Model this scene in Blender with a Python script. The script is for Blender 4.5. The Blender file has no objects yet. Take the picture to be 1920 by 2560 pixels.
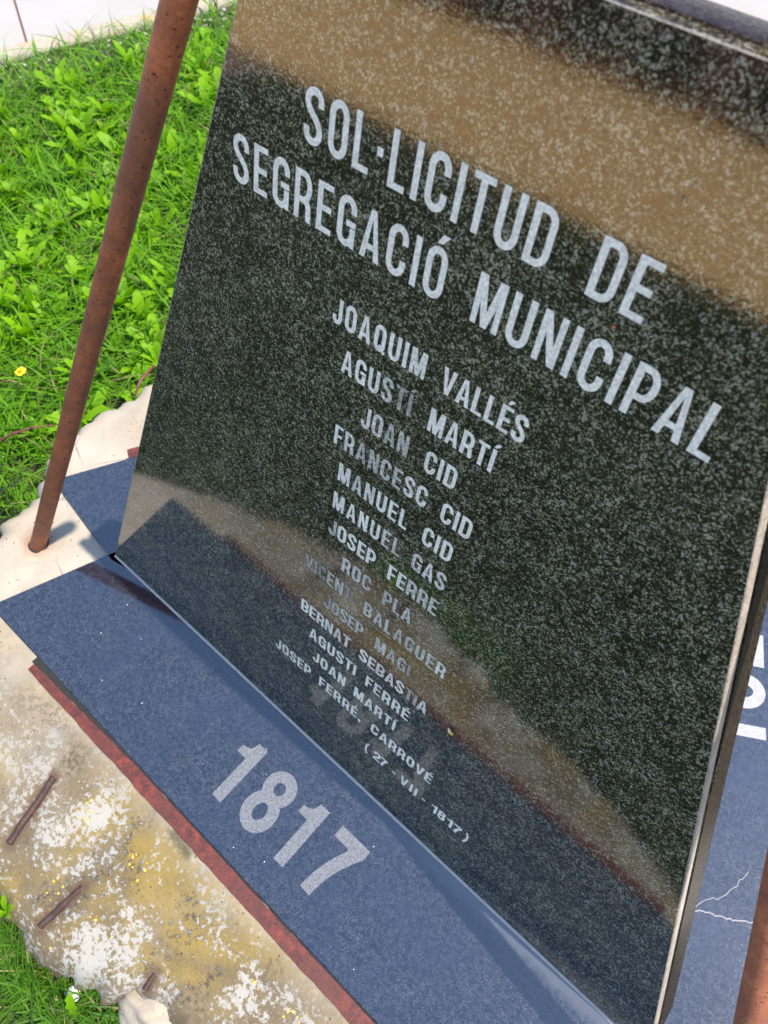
import bpy, bmesh, math, random
import numpy as np
from mathutils import Vector, Matrix
from mathutils.geometry import delaunay_2d_cdt
random.seed(7); RNG = np.random.default_rng(7)
SC = bpy.context.scene
COL = SC.collection

# ------------------------------------------------------------------ camera
cam = bpy.data.cameras.new("camera"); co = bpy.data.objects.new("camera", cam); COL.objects.link(co)
RX = Vector((0.742494, 0.668176, -0.047359)); RY = Vector((0.559141, -0.657158, -0.505474)); RZ = Vector((-0.368868, 0.348831, -0.861541))
CAM = Vector((0.757872, -0.107970, 1.121252))
m = Matrix((RX, -RY, -RZ)).transposed().to_4x4(); m.translation = CAM
co.matrix_world = m
cam.sensor_fit = 'HORIZONTAL'; cam.sensor_width = 36.0; cam.lens = 36.95
cam.clip_start = 0.01; cam.clip_end = 500
cam.dof.use_dof = True; cam.dof.focus_distance = 0.80; cam.dof.aperture_fstop = 13.0
SC.camera = co

# ------------------------------------------------------------------ sky, sun, exposure
SX, SY = 0.424, 0.312                       # horizontal pull of the sun per unit of height
sun_dir = Vector((SX, SY, 1)).normalized()
SUN_EL = math.asin(sun_dir.z); SUN_AZ = math.atan2(SX, SY)
w = bpy.data.worlds.new("World"); SC.world = w; w.use_nodes = True
nt = w.node_tree; nt.nodes.clear()
sky = nt.nodes.new("ShaderNodeTexSky"); sky.sky_type = 'NISHITA'; sky.sun_disc = False
sky.sun_elevation = SUN_EL; sky.sun_rotation = SUN_AZ; sky.air_density = 1.0; sky.dust_density = 0.2; sky.ozone_density = 2.5
bg = nt.nodes.new("ShaderNodeBackground"); bg.inputs[1].default_value = 0.15
wo = nt.nodes.new("ShaderNodeOutputWorld")
nt.links.new(sky.outputs[0], bg.inputs[0]); nt.links.new(bg.outputs[0], wo.inputs[0])
sl = bpy.data.lights.new("sun", 'SUN'); sl.energy = 3.2; sl.angle = math.radians(0.5); sl.color = (1.0, 0.95, 0.87)
so = bpy.data.objects.new("sun", sl); COL.objects.link(so)
so.rotation_euler = sun_dir.to_track_quat('Z', 'Y').to_euler(); so.location = (3, 2, 6)
SC.view_settings.view_transform = 'Standard'; SC.view_settings.look = 'None'
SC.view_settings.exposure = 1.32; SC.view_settings.gamma = 1.0; SC.view_settings.use_curve_mapping = False

# ------------------------------------------------------------------ helpers
def tag(o, label=None, cat=None, group=None, kind=None):
    if label: o['label'] = label
    if cat: o['category'] = cat
    if group: o['group'] = group
    if kind: o['kind'] = kind
    return o
def empty(name, loc=(0, 0, 0)):
    o = bpy.data.objects.new(name, None); o.location = loc; o.empty_display_size = 0.02; COL.objects.link(o); return o
def mesh_obj(name, verts, faces, mat, parent=None, smooth=False, loc=None, origin=None):
    me = bpy.data.meshes.new(name); me.from_pydata([tuple(v) for v in verts], [], [tuple(f) for f in faces]); me.update()
    if smooth: me.polygons.foreach_set('use_smooth', [True] * len(me.polygons))
    if mat: me.materials.append(mat)
    o = bpy.data.objects.new(name, me); COL.objects.link(o)
    if parent: o.parent = parent
    if loc is not None: o.location = loc
    return o
def bm_obj(name, bm, mat, parent=None, smooth=False):
    me = bpy.data.meshes.new(name); bm.to_mesh(me); bm.free()
    if smooth: me.polygons.foreach_set('use_smooth', [True] * len(me.polygons))
    if mat: me.materials.append(mat)
    o = bpy.data.objects.new(name, me); COL.objects.link(o)
    if parent: o.parent = parent
    return o
def prism(pts, ext, bevel=0.0, segs=2):
    """bmesh solid: polygon pts (3D, outward order) pushed along ext."""
    bm = bmesh.new(); ext = Vector(ext)
    a = [bm.verts.new(Vector(p)) for p in pts]; b = [bm.verts.new(Vector(p) + ext) for p in pts]
    n = len(pts)
    bm.faces.new(a); bm.faces.new(list(reversed(b)))
    for i in range(n): bm.faces.new([a[i], b[i], b[(i + 1) % n], a[(i + 1) % n]])
    bmesh.ops.recalc_face_normals(bm, faces=bm.faces)
    if bevel: bmesh.ops.bevel(bm, geom=list(bm.edges), offset=bevel, segments=segs, affect='EDGES', profile=0.5)
    return bm
def tube_mesh(path, radii, sides=16, caps=True):
    V = []; F = []; n = len(path)
    path = [Vector(p) for p in path]
    t0 = (path[1] - path[0]).normalized(); ref = Vector((0, 0, 1)) if abs(t0.z) < 0.9 else Vector((1, 0, 0))
    u = t0.cross(ref).normalized()
    for i, p in enumerate(path):
        t = (path[min(i + 1, n - 1)] - path[max(i - 1, 0)]).normalized()
        u = (u - t * u.dot(t)).normalized(); v = t.cross(u)
        r = radii[i] if hasattr(radii, '__len__') else radii
        for k in range(sides):
            a = 2 * math.pi * k / sides; V.append(p + (u * math.cos(a) + v * math.sin(a)) * r)
    for i in range(n - 1):
        for k in range(sides):
            k2 = (k + 1) % sides
            F.append((i * sides + k, i * sides + k2, (i + 1) * sides + k2, (i + 1) * sides + k))
    if caps:
        F.append(tuple(reversed(range(sides)))); F.append(tuple(range((n - 1) * sides, n * sides)))
    return V, F

# ------------------------------------------------------------------ node material helpers
class NT:
    def __init__(s, name):
        s.m = bpy.data.materials.new(name); s.m.use_nodes = True; s.t = s.m.node_tree; s.t.nodes.clear()
        s.out = s.t.nodes.new("ShaderNodeOutputMaterial")
    def n(s, typ, **kw):
        x = s.t.nodes.new(typ)
        for k, v in kw.items():
            if k.startswith('i_'):
                key = k[2:]; key = int(key) if key.isdigit() else key.replace('_', ' ')
                x.inputs[key].default_value = v
            else: setattr(x, k, v)
        return x
    def l(s, a, b): s.t.links.new(a, b)
    def coord(s, which='Object'):
        return s.n("ShaderNodeTexCoord").outputs[which]
    def noise(s, vec, scale, detail=2.0, rough=0.5, out='Fac', dist=0.0):
        x = s.n("ShaderNodeTexNoise"); x.inputs['Scale'].default_value = scale; x.inputs['Detail'].default_value = detail
        x.inputs['Roughness'].default_value = rough; x.inputs['Distortion'].default_value = dist; s.l(vec, x.inputs['Vector']); return x.outputs[out]
    def voro(s, vec, scale, out='Distance', feature='F1', rnd=1.0):
        x = s.n("ShaderNodeTexVoronoi", feature=feature); x.inputs['Scale'].default_value = scale
        x.inputs['Randomness'].default_value = rnd; s.l(vec, x.inputs['Vector']); return x.outputs[out]
    def ramp(s, fac, stops, interp='LINEAR'):
        x = s.n("ShaderNodeValToRGB"); cr = x.color_ramp; cr.interpolation = interp
        while len(cr.elements) < len(stops): cr.elements.new(0.5)
        for e, (p, c) in zip(cr.elements, stops):
            e.position = p
            if not hasattr(c, '__len__'): c = (c, c, c)
            e.color = (*c, 1)
        s.l(fac, x.inputs[0]); return x.outputs[0]
    def mix(s, fac, a, b, blend='MIX'):
        x = s.n("ShaderNodeMix", data_type='RGBA', blend_type=blend)
        for sock, v in ((x.inputs[0], fac), (x.inputs[6], a), (x.inputs[7], b)):
            if hasattr(v, 'links') or isinstance(v, bpy.types.NodeSocket): s.l(v, sock)
            elif hasattr(v, '__len__'): sock.default_value = (*v, 1) if len(v) == 3 else v
            else: sock.default_value = v
        return x.outputs[2]
    def math(s, op, a, b=0.0, c=None, clamp=False):
        x = s.n("ShaderNodeMath", operation=op); x.use_clamp = clamp
        for sock, v in zip(x.inputs, (a, b, c)):
            if v is None: continue
            if isinstance(v, bpy.types.NodeSocket): s.l(v, sock)
            else: sock.default_value = v
        return x.outputs[0]
    def bump(s, h, strength=0.3, dist=0.01, normal=None):
        x = s.n("ShaderNodeBump"); x.inputs['Strength'].default_value = strength; x.inputs['Distance'].default_value = dist
        s.l(h, x.inputs['Height'])
        if normal: s.l(normal, x.inputs['Normal'])
        return x.outputs[0]
    def bsdf(s, color, rough=0.5, ior=1.5, normal=None, spec=None, **kw):
        x = s.n("ShaderNodeBsdfPrincipled")
        for key, v in (('Base Color', color), ('Roughness', rough), ('IOR', ior), ('Normal', normal)):
            if v is None: continue
            if isinstance(v, bpy.types.NodeSocket): s.l(v, x.inputs[key])
            elif hasattr(v, '__len__'): x.inputs[key].default_value = (*v, 1)
            else: x.inputs[key].default_value = v
        if spec is not None: x.inputs['Specular IOR Level'].default_value = spec
        return x
    def done(s, shader): s.l(shader, s.out.inputs[0]); return s.m

def simple(name, color, rough=0.6, var=0.25, scale=20, bump=0.2, bd=0.003):
    t = NT(name); c = t.coord(); n = t.noise(c, scale, 4, 0.6)
    col = t.mix(n, [x * (1 - var) for x in color], [min(1, x * (1 + var)) for x in color])
    return t.done(t.bsdf(col, rough, normal=t.bump(n, bump, bd)).outputs[0])

# polished black granite (grain 2-4 mm, faint olive and grey crystals, tiny bright flecks)
def granite(name, ior, dark, mid, light, rough, flecks, pits=0.22, strip_tone=False):
    t = NT(name); c = t.coord()
    v1 = t.voro(c, 760, 'Color'); sep = t.n("ShaderNodeSeparateColor"); t.l(v1, sep.inputs[0])
    v2 = t.voro(c, 380, 'Color'); sep2 = t.n("ShaderNodeSeparateColor"); t.l(v2, sep2.inputs[0])
    n1 = t.noise(c, 620, 4, 0.8); n2 = t.noise(c, 34, 3, 0.6)
    g = t.math('ADD', t.math('MULTIPLY', sep.outputs[0], 0.34), t.math('MULTIPLY', n1, 0.66))
    g = t.math('ADD', g, t.math('MULTIPLY', t.math('SUBTRACT', n2, 0.5), 0.22))
    g = t.math('ADD', g, t.math('MULTIPLY', t.math('SUBTRACT', t.noise(c, 190, 2, 0.5), 0.5), 0.30))
    col = t.ramp(g, [(0.42, dark), (0.505, [x * 0.6 + y * 0.4 for x, y in zip(dark, mid)]), (0.57, mid), (0.70, light)])
    tint = t.mix(sep.outputs[1], (1.0, 0.93, 0.78), (0.93, 1.0, 0.86))
    col = t.mix(1.0, col, tint, 'MULTIPLY')
    fl = t.math('GREATER_THAN', t.math('MULTIPLY', sep2.outputs[0], t.math('ADD', n1, 0.45)), 0.92)
    col = t.mix(t.math('MULTIPLY', fl, flecks), col, (0.42, 0.40, 0.33))
    if strip_tone:
        cl = t.noise(c, 120, 4, 0.75); cl2 = t.noise(c, 9, 3, 0.6)
        col = t.mix(t.ramp(cl, [(0.45, 0.0), (0.75, 0.8)]), col, (0.060, 0.062, 0.075)); col = t.mix(t.ramp(cl2, [(0.4, 0.0), (0.7, 0.5)]), col, (0.018, 0.024, 0.045))
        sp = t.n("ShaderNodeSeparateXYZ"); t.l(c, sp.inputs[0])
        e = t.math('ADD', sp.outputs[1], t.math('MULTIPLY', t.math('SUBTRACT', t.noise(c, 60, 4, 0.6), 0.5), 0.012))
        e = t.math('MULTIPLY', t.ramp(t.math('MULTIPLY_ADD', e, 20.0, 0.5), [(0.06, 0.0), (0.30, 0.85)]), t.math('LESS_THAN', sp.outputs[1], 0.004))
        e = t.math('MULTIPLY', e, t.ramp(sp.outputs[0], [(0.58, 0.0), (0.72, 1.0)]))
        col = t.mix(e, col, (0.08, 0.082, 0.085))  # paler grey band along the slab foot, growing in to the right
    hair = t.noise(c, 420, 1, 0.5, dist=1.5)
    pit = t.math('GREATER_THAN', hair, 0.68)
    r = t.math('ADD', rough, t.math('MULTIPLY', pit, pits))
    r = t.math('ADD', r, t.math('MULTIPLY', t.noise(c, 9, 3, 0.6), 0.05))
    nb = t.bump(t.noise(c, 300, 2, 0.6), 0.035, 0.0008)
    return t.done(t.bsdf(col, r, ior, nb).outputs[0])
M_SLAB = granite("black_granite", 1.88, (0.006, 0.006, 0.004), (0.052, 0.047, 0.034), (0.34, 0.305, 0.22), 0.04, 0.6)
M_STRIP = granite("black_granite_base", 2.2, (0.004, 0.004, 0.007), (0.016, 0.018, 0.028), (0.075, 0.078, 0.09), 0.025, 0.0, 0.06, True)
def sawn():
    t = NT("sawn_granite_edge"); c = t.coord(); n = t.noise(c, 500, 3, 0.7); n2 = t.noise(c, 60, 3, 0.6)
    col = t.ramp(t.math('ADD', t.math('MULTIPLY', n, 0.7), t.math('MULTIPLY', n2, 0.3)), [(0.35, (0.16, 0.12, 0.085)), (0.65, (0.55, 0.45, 0.34))])
    return t.done(t.bsdf(col, 0.45, normal=t.bump(n, 0.5, 0.001)).outputs[0])
M_SAWN = sawn()
def side_mat():
    t = NT("granite_side"); c = t.coord(); n = t.noise(c, 420, 3, 0.7); n2 = t.noise(c, 25, 4, 0.6)
    col = t.ramp(n, [(0.48, (0.006, 0.005, 0.004)), (0.66, (0.085, 0.064, 0.040)), (0.85, (0.25, 0.2, 0.14))])
    col = t.mix(t.ramp(n2, [(0.45, 0.0), (0.75, 0.5)]), col, (0.040, 0.026, 0.013))
    return t.done(t.bsdf(col, 0.55, 1.3, t.bump(n, 0.3, 0.001), spec=0.12).outputs[0])
M_SIDE = side_mat()
def etched(name, col_a, col_b, worn):
    t = NT(name); c = t.coord()
    n = t.noise(c, 420, 3, 0.8); n3 = t.noise(c, 150, 3, 0.6)
    col = t.mix(t.ramp(n, [(0.36, 0.0), (0.60, 1.0)]), col_a, col_b)
    col = t.mix(t.ramp(n3, [(0.4, 0.0), (0.7, 0.35)]), col, [x * 0.9 for x in col_a])
    at = t.n("ShaderNodeAttribute", attribute_name="wear")
    v = t.voro(c, 330, 'Color'); sep = t.n("ShaderNodeSeparateColor"); t.l(v, sep.inputs[0])
    w_ = t.math('ADD', t.math('MULTIPLY', at.outputs['Fac'], 1.05), t.math('MULTIPLY', t.math('SUBTRACT', t.noise(c, 380, 3, 0.7), 0.5), 1.5))
    w_ = t.ramp(w_, [(0.25, 0.0), (1.0, 1.0)])
    w_ = t.math('MULTIPLY', w_, t.ramp(at.outputs['Fac'], [(0.0, 0.0), (0.25, 1.0)]))
    col = t.mix(w_, col, worn)
    b = t.bsdf(col, 0.75, 1.4, t.bump(n, 0.35, 0.0008))
    return t.done(b.outputs[0])
M_LETTER = etched("frosted_lettering", (0.62, 0.55, 0.44), (1.0, 0.92, 0.74), (0.13, 0.12, 0.095))
M_DIGIT = etched("frosted_digits", (0.085, 0.09, 0.105), (0.20, 0.205, 0.22), (0.03, 0.03, 0.04))
M_DIGIT2 = etched("frosted_digits_bright", (0.24, 0.23, 0.23), (0.42, 0.40, 0.40), (0.03, 0.03, 0.04))

def rust(name, a, b, cdark, pits=0.5, scale=1.0, pm=0.5):
    t = NT(name); c = t.coord()
    n = t.noise(c, 45 * scale, 5, 0.65); n2 = t.noise(c, 220 * scale, 3, 0.7); n3 = t.noise(c, 9 * scale, 3, 0.5)
    f = t.math('ADD', t.math('MULTIPLY', n, 0.55), t.math('MULTIPLY', n2, 0.45))
    col = t.ramp(f, [(0.36, a), (0.50, [x * 0.6 + y * 0.4 for x, y in zip(a, b)]), (0.64, b)])
    col = t.mix(t.ramp(n3, [(0.42, 0.0), (0.62, 0.65)]), col, cdark)
    dv = t.n("ShaderNodeVectorMath", operation='MULTIPLY_ADD'); t.l(t.noise(c, 260 * scale, 2, 0.6, out='Color'), dv.inputs[0]); dv.inputs[1].default_value = (0.007,) * 3; t.l(c, dv.inputs[2])
    v = t.voro(dv.outputs[0], 170 * scale); vm = t.noise(c, 60 * scale, 2, 0.5)
    pit = t.math('MULTIPLY', t.math('LESS_THAN', v, 0.21), t.math('GREATER_THAN', vm, pm))
    col = t.mix(t.math('MULTIPLY', pit, 0.85), col, (0.012, 0.006, 0.004))
    h = t.math('SUBTRACT', f, t.math('MULTIPLY', pit, 0.8))
    return t.done(t.bsdf(col, 0.62, 1.5, t.bump(h, 0.35, 0.0015)).outputs[0])
M_POLE = rust("rusty_steel_tube", (0.20, 0.055, 0.022), (0.48, 0.135, 0.040), (0.13, 0.052, 0.026), pm=0.50)
M_POLE2 = rust("rusty_steel_tube_orange", (0.26, 0.075, 0.035), (0.50, 0.17, 0.07), (0.17, 0.06, 0.035), pm=0.56)
M_RED = rust("red_oxide_iron", (0.03, 0.008, 0.006), (0.21, 0.034, 0.020), (0.085, 0.020, 0.014), scale=1.6, pm=0.62)
M_REBAR = rust("rusty_rebar", (0.030, 0.014, 0.010), (0.095, 0.038, 0.022), (0.045, 0.028, 0.020), scale=3.0, pm=0.6)

def concrete():
    t = NT("weathered_concrete"); c = t.coord('Object')
    sp = t.n("ShaderNodeSeparateXYZ"); t.l(c, sp.inputs[0])
    big = t.noise(c, 7, 4, 0.55); med = t.noise(c, 26, 4, 0.6); fine = t.noise(c, 135, 3, 0.7); fin2 = t.noise(c, 420, 3, 0.8)
    base = t.mix(t.ramp(big, [(0.35, 0.0), (0.65, 1.0)]), (0.30, 0.24, 0.165), (0.42, 0.36, 0.28))
    base = t.mix(t.ramp(med, [(0.45, 0.0), (0.75, 0.55)]), base, (0.46, 0.33, 0.22))
    # how weathered: front of the plinth is, the rest is cleaner
    front = t.math('MULTIPLY', t.math('MULTIPLY_ADD', sp.outputs[1], -14.0, -2.5, clamp=True), t.math('MULTIPLY_ADD', sp.outputs[0], 2.2, 0.40, clamp=True))
    base = t.mix(t.math('MULTIPLY', front, 0.8), base, t.mix(med, (0.085, 0.062, 0.034), (0.21, 0.165, 0.11)))
    # dark brown algae patches, broken up by fine speckle
    a = t.math('ADD', t.math('MULTIPLY', t.noise(c, 6.5, 5, 0.62, dist=0.4), 1.0), t.math('MULTIPLY', t.math('SUBTRACT', fine, 0.5), 0.75))
    alg = t.math('MULTIPLY', t.ramp(a, [(0.34, 0.0), (0.50, 1.0)]), front)
    col = t.mix(t.math('MULTIPLY', alg, 0.88), base, t.mix(med, (0.075, 0.048, 0.022), (0.20, 0.14, 0.06)))
    # ochre yellow growth
    o = t.math('ADD', t.noise(t.n("ShaderNodeVectorMath", operation='ADD').outputs[0] if False else c, 5.0, 3, 0.5, dist=1.0), t.math('MULTIPLY', t.math('SUBTRACT', fin2, 0.5), 0.4))
    och = t.math('MULTIPLY', t.ramp(o, [(0.48, 0.0), (0.60, 1.0)]), front)
    col = t.mix(t.math('MULTIPLY', och, 0.7), col, (0.27, 0.18, 0.035))
    # black speckle
    d = t.math('ADD', t.math('MULTIPLY', t.noise(c, 11, 3, 0.6, dist=0.8), 1.0), t.math('MULTIPLY', t.math('SUBTRACT', fine, 0.5), 1.6))
    dk = t.math('MULTIPLY', t.ramp(d, [(0.60, 0.0), (0.70, 1.0)]), front)
    col = t.mix(t.math('MULTIPLY', dk, 0.85), col, (0.055, 0.045, 0.03))
    # white bloom patches with speckled borders
    b = t.math('ADD', t.math('MULTIPLY', t.noise(c, 8.5, 4, 0.55, dist=0.6), 1.0), t.math('MULTIPLY', t.math('SUBTRACT', fine, 0.5), 0.85))
    wh = t.math('MULTIPLY', t.ramp(b, [(0.545, 0.0), (0.64, 1.0)]), t.math('ADD', t.math('MULTIPLY', front, 0.8), 0.15))
    col = t.mix(t.math('MULTIPLY', wh, 0.9), col, (0.38, 0.35, 0.30))
    # yellow lichen dots
    v = t.voro(c, 120); ly = t.math('MULTIPLY', t.math('LESS_THAN', v, 0.26), t.math('MULTIPLY', t.math('GREATER_THAN', t.noise(c, 14, 2, 0.5, dist=0.3), 0.635), t.math('GREATER_THAN', fine, 0.47)))
    col = t.mix(t.math('MULTIPLY', t.math('MULTIPLY', ly, front), 0.9), col, (0.66, 0.42, 0.04))
    # rust stain round the foot of the left tube and the edging iron
    dx = t.math('SUBTRACT', sp.outputs[0], -0.127); dy = t.math('SUBTRACT', sp.outputs[1], -0.068)
    dd = t.math('SQRT', t.math('ADD', t.math('POWER', dx, 2.0), t.math('POWER', dy, 2.0)))
    dd = t.math('ADD', dd, t.math('MULTIPLY', t.math('SUBTRACT', t.noise(c, 50, 3, 0.6), 0.5), 0.035))
    col = t.mix(t.ramp(dd, [(0.012, 0.85), (0.036, 0.0)]), col, (0.26, 0.12, 0.05))
    def seg_dist(a, b):
        vx, vy = b[0] - a[0], b[1] - a[1]; L2 = vx * vx + vy * vy
        px = t.math('SUBTRACT', sp.outputs[0], a[0]); py = t.math('SUBTRACT', sp.outputs[1], a[1])
        tt = t.math('ADD', t.math('MULTIPLY', px, vx / L2), t.math('MULTIPLY', py, vy / L2), clamp=True)
        ex = t.math('SUBTRACT', px, t.math('MULTIPLY', tt, vx)); ey = t.math('SUBTRACT', py, t.math('MULTIPLY', tt, vy))
        return t.math('SQRT', t.math('ADD', t.math('MULTIPLY', ex, ex), t.math('MULTIPLY', ey, ey)))
    for a_, b_ in (((0.342, -0.408), (0.349, -0.339)), ((0.226, -0.375), (0.207, -0.279)), ((0.504, -0.358), (0.500, -0.338))):
        sd = t.math('ADD', seg_dist(a_, b_), t.math('MULTIPLY', t.math('SUBTRACT', fine, 0.5), 0.012))
        col = t.mix(t.ramp(sd, [(0.005, 0.85), (0.015, 0.0)]), col, (0.10, 0.055, 0.03))
    sd = t.math('ADD', seg_dist((0.395, -0.212), (0.43, -0.216)), t.math('MULTIPLY', t.math('SUBTRACT', fine, 0.5), 0.010))
    col = t.mix(t.ramp(sd, [(0.001, 0.75), (0.011, 0.0)]), col, (0.045, 0.045, 0.022))
    vp = t.voro(c, 95); col = t.mix(t.math('MULTIPLY', t.math('MULTIPLY', t.math('LESS_THAN', vp, 0.13), t.math('GREATER_THAN', med, 0.5)), 0.8), col, (0.05, 0.038, 0.025))
    # fine pale hair cracks
    cr = t.voro(t.n("ShaderNodeTexCoord").outputs['Object'], 7.0, 'Distance', 'DISTANCE_TO_EDGE')
    crm = t.math('MULTIPLY', t.ramp(cr, [(0.0, 0.7), (0.012, 0.0)]), t.ramp(big, [(0.5, 0.0), (0.6, 1.0)]))
    col = t.mix(crm, col, (0.12, 0.10, 0.08))
    h = t.math('ADD', t.math('MULTIPLY', fine, 0.5), t.math('MULTIPLY', med, 0.8))
    h = t.math('SUBTRACT', h, t.math('MULTIPLY', alg, 0.15))
    return t.done(t.bsdf(col, 0.85, 1.45, t.bump(h, 0.55, 0.004)).outputs[0])
M_CONC = concrete()
def paving():
    t = NT("pale_paving"); c = t.coord('Object'); g = t.n("ShaderNodeNewGeometry").outputs['Position']
    n = t.noise(g, 4, 4, 0.6); f = t.noise(g, 160, 3, 0.7)
    col = t.mix(n, (0.31, 0.27, 0.23), (0.38, 0.345, 0.31)); col = t.mix(t.ramp(f, [(0.55, 0.0), (0.8, 0.25)]), col, (0.4, 0.34, 0.28))
    return t.done(t.bsdf(col, 0.85, 1.45, t.bump(f, 0.2, 0.002)).outputs[0])
M_PAVE = paving()
def kerb_m():
    t = NT("kerb_concrete"); g = t.n("ShaderNodeNewGeometry").outputs['Position']
    n = t.noise(g, 12, 4, 0.6); f = t.noise(g, 120, 4, 0.7)
    col = t.mix(n, (0.30, 0.24, 0.17), (0.42, 0.36, 0.28))
    o = t.math('ADD', t.noise(g, 16, 3, 0.6), t.math('MULTIPLY', t.math('SUBTRACT', f, 0.5), 1.3))
    col = t.mix(t.ramp(o, [(0.62, 0.0), (0.70, 0.85)]), col, (0.50, 0.27, 0.045))
    col = t.mix(t.ramp(f, [(0.58, 0.0), (0.8, 0.5)]), col, (0.2, 0.17, 0.13))
    return t.done(t.bsdf(col, 0.85, 1.45, t.bump(f, 0.4, 0.003)).outputs[0])
M_KERB = kerb_m()
def soil():
    t = NT("soil"); g = t.n("ShaderNodeNewGeometry").outputs['Position']
    n = t.noise(g, 30, 5, 0.7); n2 = t.noise(g, 3, 4, 0.6)
    col = t.mix(n, (0.035, 0.022, 0.012), (0.12, 0.085, 0.05))
    col = t.mix(t.ramp(n2, [(0.35, 0.3), (0.6, 0.9)]), col, (0.035, 0.06, 0.012))
    return t.done(t.bsdf(col, 0.95, 1.4, t.bump(n, 0.8, 0.01)).outputs[0])
M_SOIL = soil()
M_SAND = simple("sandy_square", (1.0, 0.52, 0.18), 0.9, 0.22, 1.6, 0.1)
def leafm(name, a, b, trans=0.45, sc=14, dry=None):
    t = NT(name); g = t.n("ShaderNodeNewGeometry"); n = t.noise(g.outputs['Position'], sc, 3, 0.6)
    ri = t.n("ShaderNodeObjectInfo").outputs['Random']; isl = g.outputs['Random Per Island']
    f = t.math('MULTIPLY_ADD', isl, 0.6, t.math('MULTIPLY', n, 0.6), clamp=True)
    f = t.math('MULTIPLY_ADD', ri, 0.25, f, clamp=True)
    col = t.mix(f, a, b)
    if dry: col = t.mix(t.math('GREATER_THAN', isl, 0.93), col, dry)
    p = t.bsdf(col, 0.58, 1.4)
    tr = t.n("ShaderNodeBsdfTranslucent"); t.l(t.mix(1.0, col, (1.0, 1.0, 0.35), 'MULTIPLY'), tr.inputs[0])
    ms = t.n("ShaderNodeMixShader"); ms.inputs[0].default_value = trans; t.l(p.outputs[0], ms.inputs[1]); t.l(tr.outputs[0], ms.inputs[2])
    return t.done(ms.outputs[0])
M_GRASS3 = leafm("shaded_blade", (0.010, 0.055, 0.004), (0.085, 0.21, 0.006), 0.35, 14, (0.28, 0.24, 0.09))
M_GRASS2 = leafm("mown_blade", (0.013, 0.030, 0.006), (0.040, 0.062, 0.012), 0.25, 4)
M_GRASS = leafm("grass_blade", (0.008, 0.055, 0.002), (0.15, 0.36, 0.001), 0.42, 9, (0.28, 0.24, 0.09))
M_WEED = leafm("weed_leaf", (0.06, 0.24, 0.003), (0.27, 0.50, 0.002), 0.5, 9)
M_HEDGE = leafm("hedge_leaf", (0.012, 0.022, 0.010), (0.035, 0.045, 0.018), 0.2, 2)
M_BARK = simple("bark", (0.08, 0.055, 0.04), 0.9, 0.3, 12)
M_PETAL = simple("yellow_petal", (0.85, 0.62, 0.02), 0.6, 0.1, 50, 0.0)
M_STEM = simple("red_stem", (0.16, 0.03, 0.035), 0.5, 0.2, 50, 0.0)
M_PEBBLE = simple("white_pebble", (0.42, 0.37, 0.28), 0.7, 0.3, 40, 0.1)
M_DRY = simple("dry_leaf", (0.85, 0.62, 0.30), 0.6, 0.2, 200, 0.0)
M_ORANGE = simple("orange_fleck", (0.65, 0.16, 0.05), 0.6, 0.2, 200, 0.0)
M_CRACK = simple("crack_filler", (0.30, 0.27, 0.27), 0.8, 0.4, 150, 0.0)
M_PALE = simple("pale_grit", (0.85, 0.80, 0.78), 0.6, 0.1, 200, 0.0)
M_BRICK = simple("terracotta_wall", (0.16, 0.060, 0.045), 0.9, 0.35, 2.5, 0.1)
M_MORTAR = simple("pale_mortar", (0.62, 0.52, 0.43), 0.8, 0.25, 120, 0.4, 0.001)
M_BED = simple("pink_joint", (0.30, 0.17, 0.12), 0.9, 0.2, 40)
M_GAP = simple("dark_joint", (0.018, 0.016, 0.014), 0.9, 0.4, 120, 0.4, 0.001)

# ------------------------------------------------------------------ the setting: lawn ground, paved square, pavement, kerb
ZG = -0.092
def ground_mesh():
    xs = np.concatenate([np.linspace(-200, -4, 12), np.linspace(-3.5, 3.5, 90), np.linspace(4, 200, 12)])
    ys = np.concatenate([np.linspace(-200, -6, 12), np.linspace(-5, 3.5, 100), np.linspace(4, 200, 12)])
    V = []
    for y in ys:
        for x in xs:
            z = 0.0
            if abs(x) < 4 and -5.4 < y < 4:
                r = math.hypot(x - 0.5, y - 0.29)
                z = 0.008 * math.sin(7 * x + 3 * math.sin(4 * y)) + 0.006 * math.sin(11 * y + 2 * x) if r > 0.7 else 0
                z -= 0.012 * math.exp(-((r - 0.8) / 0.1) ** 2)
            V.append((x, y, ZG + z - 0.004))
    nx = len(xs); F = [(j * nx + i, j * nx + i + 1, (j + 1) * nx + i + 1, (j + 1) * nx + i) for j in range(len(ys) - 1) for i in range(nx - 1)]
    return V, F
o = mesh_obj("ground", *ground_mesh(), M_SOIL, smooth=True); tag(o, kind='structure')
o = mesh_obj("paved_square", [(-60, -30, -0.07), (60, -30, -0.07), (60, -4.55, -0.07), (-60, -4.55, -0.07)], [(0, 1, 2, 3)], M_SAND); tag(o, kind='structure')
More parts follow.
